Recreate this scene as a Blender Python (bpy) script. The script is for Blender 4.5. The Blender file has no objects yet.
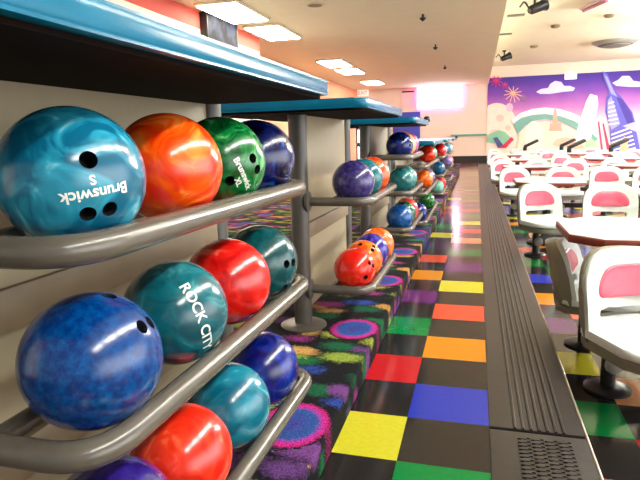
import bpy, bmesh, math, random
from mathutils import Vector, Matrix, Euler
random.seed(7)
scene = bpy.context.scene
C = scene.collection
PI = math.pi

# ------------------------------------------------------------------ colour / materials
def lin(c):
    out = []
    for v in c[:3]:
        v = v / 255.0
        out.append(v / 12.92 if v <= 0.04045 else ((v + 0.055) / 1.055) ** 2.4)
    return (out[0], out[1], out[2], 1.0)

def new_mat(name):
    m = bpy.data.materials.new(name)
    m.use_nodes = True
    nt = m.node_tree
    b = nt.nodes['Principled BSDF']
    return m, nt, b

def plain(name, col, rough=0.5, metal=0.0, spec=0.5, coat=0.0, noise=0.0, nscale=20.0, bump=0.0, gain=1.0):
    """procedural paint: colour with a little noise mottling and optional fine bump"""
    m, nt, b = new_mat(name)
    b.inputs['Roughness'].default_value = rough
    b.inputs['Metallic'].default_value = metal
    b.inputs['Specular IOR Level'].default_value = spec
    b.inputs['Coat Weight'].default_value = coat
    b.inputs['Coat Roughness'].default_value = 0.08
    c = lin(col)
    tc = nt.nodes.new('ShaderNodeTexCoord')
    n = nt.nodes.new('ShaderNodeTexNoise')
    n.inputs['Scale'].default_value = nscale
    n.inputs['Detail'].default_value = 4
    nt.links.new(tc.outputs['Object'], n.inputs['Vector'])
    r = nt.nodes.new('ShaderNodeValToRGB')
    k = noise
    c = tuple(v * gain for v in c[:3])
    r.color_ramp.elements[0].position = 0.3
    r.color_ramp.elements[1].position = 0.7
    r.color_ramp.elements[0].color = (c[0] * (1 - k), c[1] * (1 - k), c[2] * (1 - k), 1)
    r.color_ramp.elements[1].color = (min(1, c[0] * (1 + k)), min(1, c[1] * (1 + k)), min(1, c[2] * (1 + k)), 1)
    nt.links.new(n.outputs['Fac'], r.inputs['Fac'])
    nt.links.new(r.outputs['Color'], b.inputs['Base Color'])
    if bump > 0:
        bp = nt.nodes.new('ShaderNodeBump')
        bp.inputs['Strength'].default_value = bump
        bp.inputs['Distance'].default_value = 0.002
        nt.links.new(n.outputs['Fac'], bp.inputs['Height'])
        nt.links.new(bp.outputs['Normal'], b.inputs['Normal'])
    return m

def emit(name, col, strength):
    m, nt, b = new_mat(name)
    b.inputs['Base Color'].default_value = lin(col)
    b.inputs['Emission Color'].default_value = lin(col)
    b.inputs['Emission Strength'].default_value = strength
    return m

def deep(c, g=0.9):
    v = lin(c)
    return (v[0] * g, v[1] * g, v[2] * g, 1.0)

def ball_mat(name, cols, style='swirl', scale=9.0, rough=0.19):
    """polished bowling-ball resin: domain-warped swirls or fine flecks"""
    m, nt, b = new_mat(name)
    N, L = nt.nodes, nt.links
    tc = N.new('ShaderNodeTexCoord')
    mp = N.new('ShaderNodeMapping')
    mp.inputs['Location'].default_value = (random.random() * 9, random.random() * 9, random.random() * 9)
    mp.inputs['Rotation'].default_value = (random.random() * 3, random.random() * 3, random.random() * 3)
    L.new(tc.outputs['Object'], mp.inputs['Vector'])
    ramp = N.new('ShaderNodeValToRGB')
    els = ramp.color_ramp.elements
    if style == 'swirl':
        n1 = N.new('ShaderNodeTexNoise')
        n1.inputs['Scale'].default_value = scale * 0.8
        n1.inputs['Detail'].default_value = 2
        L.new(mp.outputs['Vector'], n1.inputs['Vector'])
        mx = N.new('ShaderNodeMixRGB')
        mx.blend_type = 'ADD'
        mx.inputs['Fac'].default_value = 0.16
        L.new(mp.outputs['Vector'], mx.inputs['Color1'])
        L.new(n1.outputs['Color'], mx.inputs['Color2'])
        n2 = N.new('ShaderNodeTexNoise')
        n2.inputs['Scale'].default_value = scale
        n2.inputs['Detail'].default_value = 3
        n2.inputs['Distortion'].default_value = 2.2
        L.new(mx.outputs['Color'], n2.inputs['Vector'])
        L.new(n2.outputs['Fac'], ramp.inputs['Fac'])
        els[0].position, els[1].position = 0.40, 0.60
    else:
        n2 = N.new('ShaderNodeTexNoise')
        n2.inputs['Scale'].default_value = scale * 7
        n2.inputs['Detail'].default_value = 5
        n2.inputs['Roughness'].default_value = 0.7
        L.new(mp.outputs['Vector'], n2.inputs['Vector'])
        L.new(n2.outputs['Fac'], ramp.inputs['Fac'])
        els[0].position, els[1].position = 0.42, 0.72
    els[0].color = deep(cols[0])
    els[1].color = deep(cols[1])
    if len(cols) > 2:
        e = els.new(0.80)
        e.color = deep(cols[2], 0.9)
    L.new(ramp.outputs['Color'], b.inputs['Base Color'])
    b.inputs['Roughness'].default_value = rough
    b.inputs['Specular IOR Level'].default_value = 0.5
    b.inputs['Coat Weight'].default_value = 0.2
    b.inputs['Coat Roughness'].default_value = 0.16
    return m

def tile_mat(name, col, speck=0.15, rough=0.14):
    m = plain(name, col, rough=rough, spec=0.5, noise=speck, nscale=60, gain=0.82)
    return m

def carpet_mat():
    m, nt, b = new_mat('neon_carpet')
    N, L = nt.nodes, nt.links
    tc = N.new('ShaderNodeTexCoord')
    nz = N.new('ShaderNodeTexNoise')
    nz.inputs['Scale'].default_value = 18
    nz.inputs['Detail'].default_value = 5
    L.new(tc.outputs['Object'], nz.inputs['Vector'])
    mp = N.new('ShaderNodeMapping')
    mp.inputs['Scale'].default_value = (4.8, 8.4, 7.5)
    L.new(tc.outputs['Object'], mp.inputs['Vector'])
    mx = N.new('ShaderNodeMixRGB')
    mx.blend_type = 'ADD'
    mx.inputs['Fac'].default_value = 0.4
    L.new(mp.outputs['Vector'], mx.inputs['Color1'])
    L.new(nz.outputs['Color'], mx.inputs['Color2'])
    nf = N.new('ShaderNodeTexNoise')
    nf.inputs['Scale'].default_value = 75
    nf.inputs['Detail'].default_value = 3
    L.new(tc.outputs['Object'], nf.inputs['Vector'])
    mxf = N.new('ShaderNodeMixRGB')
    mxf.blend_type = 'ADD'
    mxf.inputs['Fac'].default_value = 0.55
    L.new(mx.outputs['Color'], mxf.inputs['Color1'])
    L.new(nf.outputs['Color'], mxf.inputs['Color2'])
    vo = N.new('ShaderNodeTexVoronoi')
    vo.inputs['Scale'].default_value = 1.0
    L.new(mxf.outputs['Color'], vo.inputs['Vector'])
    sep = N.new('ShaderNodeSeparateColor')
    L.new(vo.outputs['Color'], sep.inputs['Color'])
    hue = N.new('ShaderNodeValToRGB')
    hue.color_ramp.interpolation = 'CONSTANT'
    pal = [(20, 104, 58), (112, 62, 126), (206, 150, 74), (46, 72, 160), (160, 172, 60), (160, 54, 132),
           (18, 90, 56), (206, 158, 88), (140, 160, 60), (96, 56, 116)]
    hue.color_ramp.elements[0].color = lin(pal[0])
    hue.color_ramp.elements[1].position = 0.1
    hue.color_ramp.elements[1].color = lin(pal[1])
    for i in range(2, 10):
        e = hue.color_ramp.elements.new(i * 0.1)
        e.color = lin(pal[i])
    L.new(sep.outputs['Red'], hue.inputs['Fac'])
    mask = N.new('ShaderNodeValToRGB')
    mask.color_ramp.elements[0].position = 0.30
    mask.color_ramp.elements[0].color = (1, 1, 1, 1)
    mask.color_ramp.elements[1].position = 0.58
    mask.color_ramp.elements[1].color = (0, 0, 0, 1)
    L.new(vo.outputs['Distance'], mask.inputs['Fac'])
    # repeating blue medallions with a hot pink rim
    fz = N.new('ShaderNodeTexNoise')
    fz.inputs['Scale'].default_value = 120
    fz.inputs['Detail'].default_value = 3
    L.new(tc.outputs['Object'], fz.inputs['Vector'])
    mp2 = N.new('ShaderNodeMapping')
    mp2.inputs['Scale'].default_value = (1.25, 1.0204, 0.0)
    mp2.inputs['Location'].default_value = (0.725, -1.673, 0.0)
    L.new(tc.outputs['Object'], mp2.inputs['Vector'])
    v2 = N.new('ShaderNodeTexVoronoi')
    v2.inputs['Scale'].default_value = 1.0
    v2.inputs['Randomness'].default_value = 0.0
    L.new(mp2.outputs['Vector'], v2.inputs['Vector'])
    d2 = N.new('ShaderNodeMath'); d2.operation = 'MULTIPLY_ADD'
    d2.inputs[1].default_value = 0.05
    L.new(fz.outputs['Fac'], d2.inputs[0])
    L.new(v2.outputs['Distance'], d2.inputs[2])
    med = N.new('ShaderNodeValToRGB')
    e = med.color_ramp.elements
    e[0].position = 0.0; e[0].color = lin((64, 50, 140))
    e[1].position = 0.125; e[1].color = lin((40, 84, 150))
    for pos, c in ((0.142, (150, 60, 160)), (0.160, (196, 34, 128)), (0.170, (176, 26, 112)), (0.182, (16, 14, 18))):
        q = e.new(pos); q.color = lin(c)
    L.new(d2.outputs[0], med.inputs['Fac'])
    inm = N.new('ShaderNodeMath'); inm.operation = 'LESS_THAN'
    inm.inputs[1].default_value = 0.19
    L.new(d2.outputs[0], inm.inputs[0])
    # tuft speckle
    sp = N.new('ShaderNodeTexNoise')
    sp.inputs['Scale'].default_value = 190
    sp.inputs['Detail'].default_value = 2
    L.new(tc.outputs['Object'], sp.inputs['Vector'])
    spr = N.new('ShaderNodeValToRGB')
    spr.color_ramp.elements[0].position = 0.34
    spr.color_ramp.elements[0].color = (0.12, 0.12, 0.12, 1)
    spr.color_ramp.elements[1].position = 0.62
    L.new(sp.outputs['Fac'], spr.inputs['Fac'])
    c1 = N.new('ShaderNodeMixRGB')
    c1.inputs['Color1'].default_value = lin((14, 13, 17))
    L.new(mask.outputs['Color'], c1.inputs['Fac'])
    L.new(hue.outputs['Color'], c1.inputs['Color2'])
    c2 = N.new('ShaderNodeMixRGB')
    L.new(inm.outputs[0], c2.inputs['Fac'])
    L.new(c1.outputs['Color'], c2.inputs['Color1'])
    L.new(med.outputs['Color'], c2.inputs['Color2'])
    c3 = N.new('ShaderNodeMixRGB')
    c3.blend_type = 'MULTIPLY'
    c3.inputs['Fac'].default_value = 0.75
    L.new(c2.outputs['Color'], c3.inputs['Color1'])
    L.new(spr.outputs['Color'], c3.inputs['Color2'])
    L.new(c3.outputs['Color'], b.inputs['Base Color'])
    b.inputs['Roughness'].default_value = 0.9
    b.inputs['Specular IOR Level'].default_value = 0.15
    bp = N.new('ShaderNodeBump')
    bp.inputs['Strength'].default_value = 0.4
    bp.inputs['Distance'].default_value = 0.003
    L.new(sp.outputs['Fac'], bp.inputs['Height'])
    L.new(bp.outputs['Normal'], b.inputs['Normal'])
    return m

M = dict(
    rail=plain('rail_enamel', (86, 80, 71), rough=0.25, spec=0.6, noise=0.06, nscale=40),
    post=plain('post_enamel', (74, 69, 62), rough=0.36, spec=0.5, noise=0.05),
    teal=plain('teal_laminate', (4, 98, 128), rough=0.22, spec=0.22, noise=0.08, nscale=12),
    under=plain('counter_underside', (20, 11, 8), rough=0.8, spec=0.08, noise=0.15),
    panel=plain('cream_laminate', (152, 139, 110), rough=0.5, noise=0.03),
    brace=plain('tan_brace', (128, 110, 84), rough=0.5, noise=0.06),
    black=plain('black_plastic', (14, 13, 14), rough=0.45, noise=0.1),
    hole=plain('hole_insert', (7, 6, 8), rough=0.6),
    letter=plain('white_lettering', (225, 228, 220), rough=0.5),
    chair=plain('chair_shell_white', (214, 222, 214), rough=0.35, spec=0.4, noise=0.02),
    shell=plain('chair_shell_grey', (124, 122, 104), rough=0.45, noise=0.04),
    pink=plain('pink_upholstery', (214, 84, 108), rough=0.3, noise=0.12, nscale=14),
    metal=plain('dark_steel', (38, 36, 36), rough=0.35, noise=0.08),
    cap=plain('grey_cap', (150, 150, 142), rough=0.4, noise=0.05),
    ttop=plain('table_white_laminate', (236, 230, 224), rough=0.3, noise=0.02),
    tedge=plain('table_wood_edge', (122, 50, 36), rough=0.35, noise=0.2, nscale=25),
    ceil=plain('ceiling_tan', (236, 222, 192), rough=0.9, noise=0.02, nscale=3),
    ceil2=plain('ceiling_cream', (246, 238, 208), rough=0.9, noise=0.02, nscale=3),
    wall=plain('wall_pinkish', (226, 206, 190), rough=0.85, noise=0.02, nscale=2),
    wallw=plain('wall_white', (232, 222, 205), rough=0.85, noise=0.02, nscale=2),
    red=plain('wall_red_band', (205, 84, 70), rough=0.8, noise=0.04),
    salmon=plain('wall_warm_lit', (232, 164, 122), rough=0.85, noise=0.04, nscale=2),  # warm light falling on the far wall is put into its colour
    blackwall=plain('baseboard_black', (22, 20, 20), rough=0.5),
    blue=plain('door_blue', (48, 54, 160), rough=0.5, noise=0.08, nscale=3),
    green=plain('green_rail', (104, 160, 142), rough=0.5, noise=0.05),
    carpet=carpet_mat(),
    lamp=emit('fluorescent_diffuser', (255, 246, 228), 16.0),
    addlamp2=emit('added_batten_glow', (250, 252, 248), 56.0),
    addlamp3=emit('added_pendant_glow', (250, 250, 244), 380.0),
    lampframe=plain('lamp_frame', (225, 210, 180), rough=0.6),
    sign=emit('lit_sign_face', (255, 226, 246), 9.0),
    signframe=plain('sign_frame', (215, 190, 205), rough=0.5),
    signhalo=emit('sign_halo_glow', (255, 130, 215), 4.5),
    exitw=emit('exit_face', (255, 190, 175), 0.9),
    exitr=emit('exit_letters', (235, 40, 40), 1.0),
    white=plain('white_paint', (238, 236, 232), rough=0.6, noise=0.02),
    rubber=plain('ribbed_rubber', (40, 35, 33), rough=0.34, spec=0.5, noise=0.15, nscale=30, bump=0.2),
    nosing=plain('aluminium_nosing', (150, 142, 128), rough=0.3, metal=0.7, noise=0.05),
)

# ------------------------------------------------------------------ mesh helpers
def link_mesh(name, bm, mat, parent=None, smooth=True, loc=None, rot=None):
    me = bpy.data.meshes.new(name)
    bmesh.ops.recalc_face_normals(bm, faces=bm.faces)
    bm.to_mesh(me)
    bm.free()
    if smooth:
        for p in me.polygons:
            p.use_smooth = True
    mats = mat if isinstance(mat, (list, tuple)) else [mat]
    for m in mats:
        me.materials.append(m)
    o = bpy.data.objects.new(name, me)
    C.objects.link(o)
    if parent is not None:
        o.parent = parent
    if loc is not None:
        o.location = loc
    if rot is not None:
        o.rotation_euler = rot
    if smooth:
        try:
            me.set_sharp_from_angle(angle=math.radians(40))
        except Exception:
            pass
    return o

def box(bm, x0, x1, y0, y1, z0, z1, bev=0.0, seg=2):
    r = bmesh.ops.create_cube(bm, size=1.0)
    vs = r['verts']
    for v in vs:
        v.co = Vector((x0 + (v.co.x + .5) * (x1 - x0), y0 + (v.co.y + .5) * (y1 - y0), z0 + (v.co.z + .5) * (z1 - z0)))
    if bev > 0:
        es = list({e for v in vs for e in v.link_edges})
        bmesh.ops.bevel(bm, geom=es, offset=bev, segments=seg, affect='EDGES', profile=0.5)

def round_path(pts, rad, n=7):
    """polyline with filleted corners"""
    pts = [Vector(p) for p in pts]
    out = [pts[0]]
    for i in range(1, len(pts) - 1):
        a, b, c = pts[i - 1], pts[i], pts[i + 1]
        d1 = (a - b).normalized()
        d2 = (c - b).normalized()
        p1, p2 = b + d1 * rad, b + d2 * rad
        for k in range(n + 1):
            t = k / n
            out.append(p1 * (1 - t) ** 2 + b * 2 * t * (1 - t) + p2 * t ** 2)
    out.append(pts[-1])
    return out

def tube(bm, path, r, seg=16, cap=True):
    path = [Vector(p) for p in path]
    n = len(path)
    up = Vector((0, 0, 1))
    rings = []
    for i, p in enumerate(path):
        t = (path[min(i + 1, n - 1)] - path[max(i - 1, 0)]).normalized()
        ref = up if abs(t.dot(up)) < 0.95 else Vector((1, 0, 0))
        a = t.cross(ref).normalized()
        b = a.cross(t).normalized()
        rr = r[i] if isinstance(r, (list, tuple)) else r
        rings.append([bm.verts.new(p + a * rr * math.cos(2 * PI * k / seg) + b * rr * math.sin(2 * PI * k / seg)) for k in range(seg)])
    for i in range(n - 1):
        for k in range(seg):
            bm.faces.new((rings[i][k], rings[i][(k + 1) % seg], rings[i + 1][(k + 1) % seg], rings[i + 1][k]))
    if cap:
        bm.faces.new(rings[0])
        bm.faces.new(list(reversed(rings[-1])))

def lathe(bm, prof, seg=28, mat=None):
    """profile [(r,z)...] about Z, then transformed by mat"""
    rings = []
    M4 = mat or Matrix.Identity(4)
    for r, z in prof:
        rings.append([bm.verts.new(M4 @ Vector((r * math.cos(2 * PI * k / seg), r * math.sin(2 * PI * k / seg), z))) for k in range(seg)])
    for i in range(len(prof) - 1):
        for k in range(seg):
            bm.faces.new((rings[i][k], rings[i][(k + 1) % seg], rings[i + 1][(k + 1) % seg], rings[i + 1][k]))
    bm.faces.new(list(reversed(rings[0])))
    bm.faces.new(rings[-1])

def prism(bm, pts, z0, z1, bev=0.0, seg=3):
    a = [bm.verts.new((p[0], p[1], z0)) for p in pts]
    b = [bm.verts.new((p[0], p[1], z1)) for p in pts]
    n = len(pts)
    fs = [bm.faces.new(list(reversed(a))), bm.faces.new(b)]
    for i in range(n):
        bm.faces.new((a[i], a[(i + 1) % n], b[(i + 1) % n], b[i]))
    if bev > 0:
        es = list({e for f in fs for e in f.edges})
        bmesh.ops.bevel(bm, geom=es, offset=bev, segments=seg, affect='EDGES', profile=0.5)

def rrect(x0, x1, y0, y1, r, n=6):
    pts = []
    rs = r if isinstance(r, (list, tuple)) else [r] * 4
    for (cx, cy, a0, rr) in ((x1 - rs[0], y1 - rs[0], 0, rs[0]), (x0 + rs[1], y1 - rs[1], PI / 2, rs[1]),
                             (x0 + rs[2], y0 + rs[2], PI, rs[2]), (x1 - rs[3], y0 + rs[3], 1.5 * PI, rs[3])):
        for k in range(n + 1):
            a = a0 + PI / 2 * k / n
            pts.append((cx + rr * math.cos(a), cy + rr * math.sin(a)))
    return pts

def ring_slab(bm, outer, inner, d, bow=None, bev=0.006):
    """plate with a hole; outlines in (x,z) with equal point counts; thickness d along y; optional bow(x,z)->dy"""
    n = len(outer)
    L = []
    for y in (0.0, d):
        L.append(([bm.verts.new((p[0], y, p[1])) for p in outer], [bm.verts.new((p[0], y, p[1])) for p in inner]))
    (o0, i0), (o1, i1) = L
    front = []
    for k in range(n):
        j = (k + 1) % n
        front.append(bm.faces.new((o0[k], o0[j], i0[j], i0[k])))
        bm.faces.new((o1[j], o1[k], i1[k], i1[j]))
        bm.faces.new((o0[j], o0[k], o1[k], o1[j]))
        bm.faces.new((i0[k], i0[j], i1[j], i1[k]))
    if bev:
        es = [e for e in bm.edges if (e.verts[0] in o0 and e.verts[1] in o0) or (e.verts[0] in i0 and e.verts[1] in i0)
              or (e.verts[0] in o1 and e.verts[1] in o1)]
        bmesh.ops.bevel(bm, geom=es, offset=bev, segments=3, affect='EDGES', profile=0.5)
    if bow:
        for v in bm.verts:
            v.co.y += bow(v.co.x, v.co.z)

def thing(name, label, cat, loc=(0, 0, 0), rotz=0.0, group=None):
    o = bpy.data.objects.new(name, None)
    o.empty_display_size = 0.1
    C.objects.link(o)
    o.location = loc
    o.rotation_euler = (0, 0, rotz)
    o['label'] = label
    o['category'] = cat
    if group:
        o['group'] = group
    return o

def tag(o, label, cat, group=None):
    o['label'] = label
    o['category'] = cat
    if group:
        o['group'] = group
    return o

def struct(name, bm, mat, smooth=False, **kw):
    o = link_mesh(name, bm, mat, smooth=smooth, **kw)
    o['kind'] = 'structure'
    return o

def copy_tree(src, parent=None):
    c = src.copy()
    C.objects.link(c)
    if parent is not None:
        c.parent = parent
    for ch in list(src.children):
        copy_tree(ch, c)
    return c

# ------------------------------------------------------------------ camera
H = 1.07507
r_ = Vector((0.9624, 0.2704, -0.02599))
u_ = Vector((-0.02415, 0.18048, 0.98328))
f_ = Vector((-0.27057, 0.94568, -0.18022))
cam = bpy.data.cameras.new('camera')
cam.sensor_width = 36.0
cam.lens = 549.0 / 640.0 * 36.0
cam.clip_start = 0.02
cam.clip_end = 200
co = bpy.data.objects.new('camera', cam)
C.objects.link(co)
m4 = Matrix.Identity(4)
for i in range(3):
    m4[i][0], m4[i][1], m4[i][2] = r_[i], u_[i], -f_[i]
m4[2][3] = H
co.matrix_world = m4
scene.camera = co

# ------------------------------------------------------------------ floor
T = 0.305
tile_cols = dict(dark=(38, 35, 34), dark_sheen=(44, 40, 36), yellow=(212, 205, 48), red=(200, 28, 34), green=(0, 128, 58),  # second dark tile is paler, with a brownish reflection put into its colour
                 purple=(104, 44, 112), orange=(222, 140, 10), navy=(36, 36, 80), blue=(44, 58, 178), salmon=(226, 84, 54),
                 peach=(228, 160, 112))
tile_names = list(tile_cols)
tile_mats = [tile_mat('vinyl_tile_' + n, tile_cols[n], speck=(0.35 if n.startswith('dark') else 0.06)) for n in tile_names]
bm = bmesh.new()
def quad(bm, x0, x1, y0, y1, z, mi):
    f = bm.faces.new([bm.verts.new(p) for p in ((x0, y0, z), (x1, y0, z), (x1, y1, z), (x0, y1, z))])
    f.material_index = mi
    return f
Y0 = 1.6906
pick = ['yellow', 'red', 'green', 'purple', 'orange', 'blue', 'salmon']
col1 = {-4: 'purple', -2: 'orange', 0: 'yellow', 2: 'red', 4: 'green', 6: 'purple', 8: 'orange', 10: 'salmon', 12: 'navy', 14: 'yellow',
        16: 'green', 18: 'purple', 20: 'red', 22: 'orange', 24: 'blue', 26: 'yellow'}
col2 = {-3: 'red', -1: 'green', 1: 'blue', 3: 'orange', 5: 'salmon', 7: 'yellow', 9: 'purple', 11: 'green', 13: 'peach', 15: 'salmon',
        17: 'yellow', 19: 'green', 21: 'red', 23: 'purple', 25: 'orange'}
XE = [-0.5398, -0.2349, 0.0701]
for j in range(-14, 70):
    ya = Y0 + j * T
    yb = min(ya + T, 22.7)
    if ya > 22.7:
        continue
    for c, tab in ((0, col1), (1, col2)):
        on = (j % 2 == 0) if c == 0 else (j % 2 != 0)
        nm = tab.get(j, random.choice(pick)) if on else ('dark' if c == 0 else 'dark_sheen')
        quad(bm, XE[c], XE[c + 1], ya, yb, 0.0, tile_names.index(nm))
# aisle under the rubber strip and riser of the single step down
di = tile_names.index('dark')
quad(bm, XE[2], 0.402, Y0 - 14 * T, 22.7, 0.0, di)
f = bm.faces.new([bm.verts.new(p) for p in ((0.402, Y0 - 14 * T, 0), (0.402, 22.7, 0), (0.402, 22.7, -0.14), (0.402, Y0 - 14 * T, -0.14))])
f.material_index = di
# lower seating floor
lowc = {0: 'green', 2: 'yellow', 4: 'purple', 6: 'orange', 8: 'blue', 10: 'green', 12: 'salmon', 14: 'navy', 16: 'green', 18: 'orange', 20: 'yellow'}
XL = [0.402] + [0.64 + T * k for k in range(22)]
for n in range(-16, 68):
    ya = 2.275 + n * T
    if ya > 22.7:
        continue
    for c in range(len(XL) - 1):
        on = (n + c) % 2 == 0
        if c == 0:
            nm = lowc.get(n, random.choice(pick))
        elif c == 1:
            nm = {1: 'peach', 3: 'yellow', 5: 'salmon', 7: 'green'}.get(n, random.choice(pick))
        else:
            nm = random.choice(pick)
        quad(bm, XL[c], XL[c + 1], ya, min(ya + T, 22.7), -0.14, tile_names.index(nm if on else 'dark'))
bmesh.ops.remove_doubles(bm, verts=bm.verts, dist=0.0005)
struct('floor', bm, tile_mats)

# carpeted platform under the racks, and carpeted floor to the left of it
bm = bmesh.new()
box(bm, -1.25, -0.458, -2.0, 16.5, 0.0, 0.12, bev=0.012)
struct('carpet_platform', bm, M['carpet'], smooth=True)
bm = bmesh.new()
box(bm, -5.6, -0.52, -2.6, 22.7, -0.05, -0.001)
struct('floor_carpet', bm, M['carpet'])

# ribbed rubber strip (two runs), with aluminium nosing on the step
def rubber(y0, y1, ribs, zt, label):
    bm = bmesh.new()
    prof = [(0.072, 0.0005), (0.072, zt)]
    for a, b in ribs:
        prof += [(a, zt), (a + 0.003, zt + 0.006), (b - 0.003, zt + 0.006), (b, zt)]
    prof += [(0.398, zt), (0.398, 0.0005)]
    A = [bm.verts.new((x, y0, z)) for x, z in prof]
    B = [bm.verts.new((x, y1, z)) for x, z in prof]
    for i in range(len(prof) - 1):
        bm.faces.new((A[i], A[i + 1], B[i + 1], B[i]))
    bm.faces.new(A); bm.faces.new(list(reversed(B)))
    return tag(link_mesh('rubber_mat', bm, M['rubber'], smooth=False), label, 'mat', 'rubber mats along the aisle')
rubber(1.985, 22.5, [(0.155 + 0.028 * k, 0.155 + 0.028 * k + 0.013) for k in range(7)], 0.006,
       'long dark ribbed rubber mat running down the aisle beside the seats')
mat_near = rubber(-1.5, 1.965, [], 0.006, 'near black rubber mat with chunky studs, in front of the seam')
bm = bmesh.new()
for i in range(4):
    for k in range(44):
        x = 0.165 + i * 0.045
        y = 0.9 + k * 0.0235
        box(bm, x, x + 0.030, y, y + 0.014, 0.004, 0.012)
        box(bm, x + 0.012, x + 0.042, y + 0.0118, y + 0.0218, 0.004, 0.0105)
link_mesh('tread_stud', bm, M['rubber'], parent=mat_near, smooth=False)
mat_near.children[0]['kind'] = 'stuff'
bm = bmesh.new()
box(bm, 0.3985, 0.409, -1.5, 22.5, -0.03, 0.008, bev=0.003)
struct('trim_1', bm, M['nosing'], smooth=True)

# ------------------------------------------------------------------ ceiling and walls
bm = bmesh.new()
box(bm, -5.6, 0.38, -2.6, 22.9, 3.0, 3.7)
struct('ceiling', bm, M['ceil'])
bm = bmesh.new()
box(bm, 0.381, 7.2, -2.6, 22.9, 3.62, 3.72)
struct('ceiling_right', bm, M['ceil2'])
bm = bmesh.new()
box(bm, -5.6, 7.2, 22.7, 22.9, -0.14, 3.62)
struct('wall_back', bm, M['wall'])
# left wall: near part stands 0.6 m further in, with a red band under the ceiling
bm = bmesh.new()
box(bm, -4.25, -4.05, -2.6, 10.3, 0.0, 2.75)
box(bm, -5.6, -4.25, 10.25, 10.3, 0.0, 3.0)
struct('wall_left', bm, M['wallw'])
bm = bmesh.new()
box(bm, -4.25, -4.045, -2.6, 10.3, 2.75, 3.0)
struct('trim_2', bm, M['red'])
bm = bmesh.new()
box(bm, -5.0, -4.8, 10.3, 22.7, 0.0, 3.0)
struct('wall_left_far', bm, M['salmon'])
bm = bmesh.new()
box(bm, -2.15, 0.402, 22.66, 22.7, 0.0, 0.28)
struct('baseboard_back', bm, M['blackwall'])
bm = bmesh.new()
box(bm, -1.0, 0.36, 22.62, 22.7, 1.06, 1.13, bev=0.01)
struct('trim_3', bm, M['green'])

# ------------------------------------------------------------------ ball racks
RX, BX, PX, RR, BR = -0.50, -0.595, -0.85, 0.0225, 0.108
def rack(y0, y1, rails, ztop, label, cy0, cy1, front=-0.43, bumper=False):
    t = thing('ball_rack', label, 'ball rack', (PX, (y0 + y1) / 2, 0.12), 0, 'ball racks along the aisle')
    ox, oy, oz = PX, (y0 + y1) / 2, 0.12
    def sh(bm):
        for v in bm.verts:
            v.co -= Vector((ox, oy, oz))
        return bm
    for y in (y0, y1):
        bm = bmesh.new()
        tube(bm, [(PX, y, 0.12), (PX, y, ztop - 0.045)], 0.046, seg=24)
        link_mesh('post', sh(bm), M['post'], t)
        bm = bmesh.new()
        lathe(bm, [(0.12, 0.12), (0.12, 0.127), (0.105, 0.134), (0.06, 0.14)], 32, Matrix.Translation((PX, y, 0)))
        link_mesh('base_plate', sh(bm), M['post'], t)
    bm = bmesh.new()
    box(bm, PX - 0.018, PX + 0.018, y0 + 0.04, y1 - 0.04, 0.2, ztop - 0.045)
    link_mesh('divider_panel', sh(bm), M['panel'], t, smooth=False)
    for rz in rails:
        if rz - 0.2 > 0.25:
            bm = bmesh.new()
            box(bm, PX + 0.018, PX + 0.034, y0 + 0.04, y1 - 0.04, rz - 0.195, rz - 0.115, bev=0.004)
            link_mesh('panel_brace', sh(bm), M['brace'], t)
        bm = bmesh.new()
        a = y0 + 0.0
        b = y1 - 0.07
        path = round_path([(PX + 0.04, a, rz), (RX, a, rz), (RX, b, rz), (PX + 0.03, b, rz)], 0.09, 10)
        tube(bm, path, RR, 20)
        tr = link_mesh('tray_rail', sh(bm), M['rail'], t)
        bm = bmesh.new()
        lathe(bm, [(0.052, 0), (0.052, 0.012), (0.03, 0.02)], 24,
              Matrix.Translation((PX + 0.038, a, rz)) @ Matrix.Rotation(PI / 2, 4, 'Y'))
        link_mesh('flange', sh(bm), M['post'], tr)
        bm = bmesh.new()
        tube(bm, [(BX - 0.095, a, rz), (BX - 0.095, b, rz)], RR * 0.8, 14)
        link_mesh('back_rail', sh(bm), M['rail'], t)
    w = front - PX
    # bull-nosed countertop: outline prism, heavily bevelled
    bm = bmesh.new()
    prism(bm, rrect(PX - w, PX + w, cy0, cy1, 0.05, 6), ztop - 0.042, ztop, bev=0.018, seg=5)
    link_mesh('countertop', sh(bm), M['teal'], t)
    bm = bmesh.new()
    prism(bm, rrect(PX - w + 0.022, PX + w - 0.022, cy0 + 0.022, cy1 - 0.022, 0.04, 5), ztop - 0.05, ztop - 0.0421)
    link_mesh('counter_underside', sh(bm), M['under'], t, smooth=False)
    if bumper:
        bm = bmesh.new()
        lathe(bm, [(0.03, 0.0), (0.034, 0.02), (0.03, 0.04), (0.015, 0.052)], 20, Matrix.Translation((PX + w - 0.02, cy1 - 0.02, ztop - 0.012)))
        link_mesh('corner_bumper', sh(bm), M['black'], t)
    return t

rack(0.58, 1.67, (0.937, 0.64, 0.325), 1.245, 'nearest ball rack, grey rails under a teal counter, carrying three rows of balls', 0.30, 1.68)
rack(2.62, 3.60, (0.77, 0.32), 1.245, 'second ball rack down the aisle, with two rows of balls', 2.32, 3.55, front=-0.45)
rack(4.35, 5.42, (0.92, 0.635, 0.34), 1.22, 'third ball rack down the aisle, with navy ball on its top row', 4.1, 5.3, bumper=True)
rack(5.72, 7.65, (0.77, 0.49, 0.19), 1.03, 'fourth ball rack down the aisle, lower, red orange ball at its top front', 5.95, 7.75)
rack(8.70, 10.2, (0.755, 0.47, 0.19), 1.03, 'fifth ball rack down the aisle, low, with few balls', 8.5, 10.35)
rack(11.4, 12.9, (0.74, 0.46, 0.19), 1.03, 'farthest ball rack near the back wall, low, with orange balls', 11.2, 13.1, bumper=True)

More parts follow.
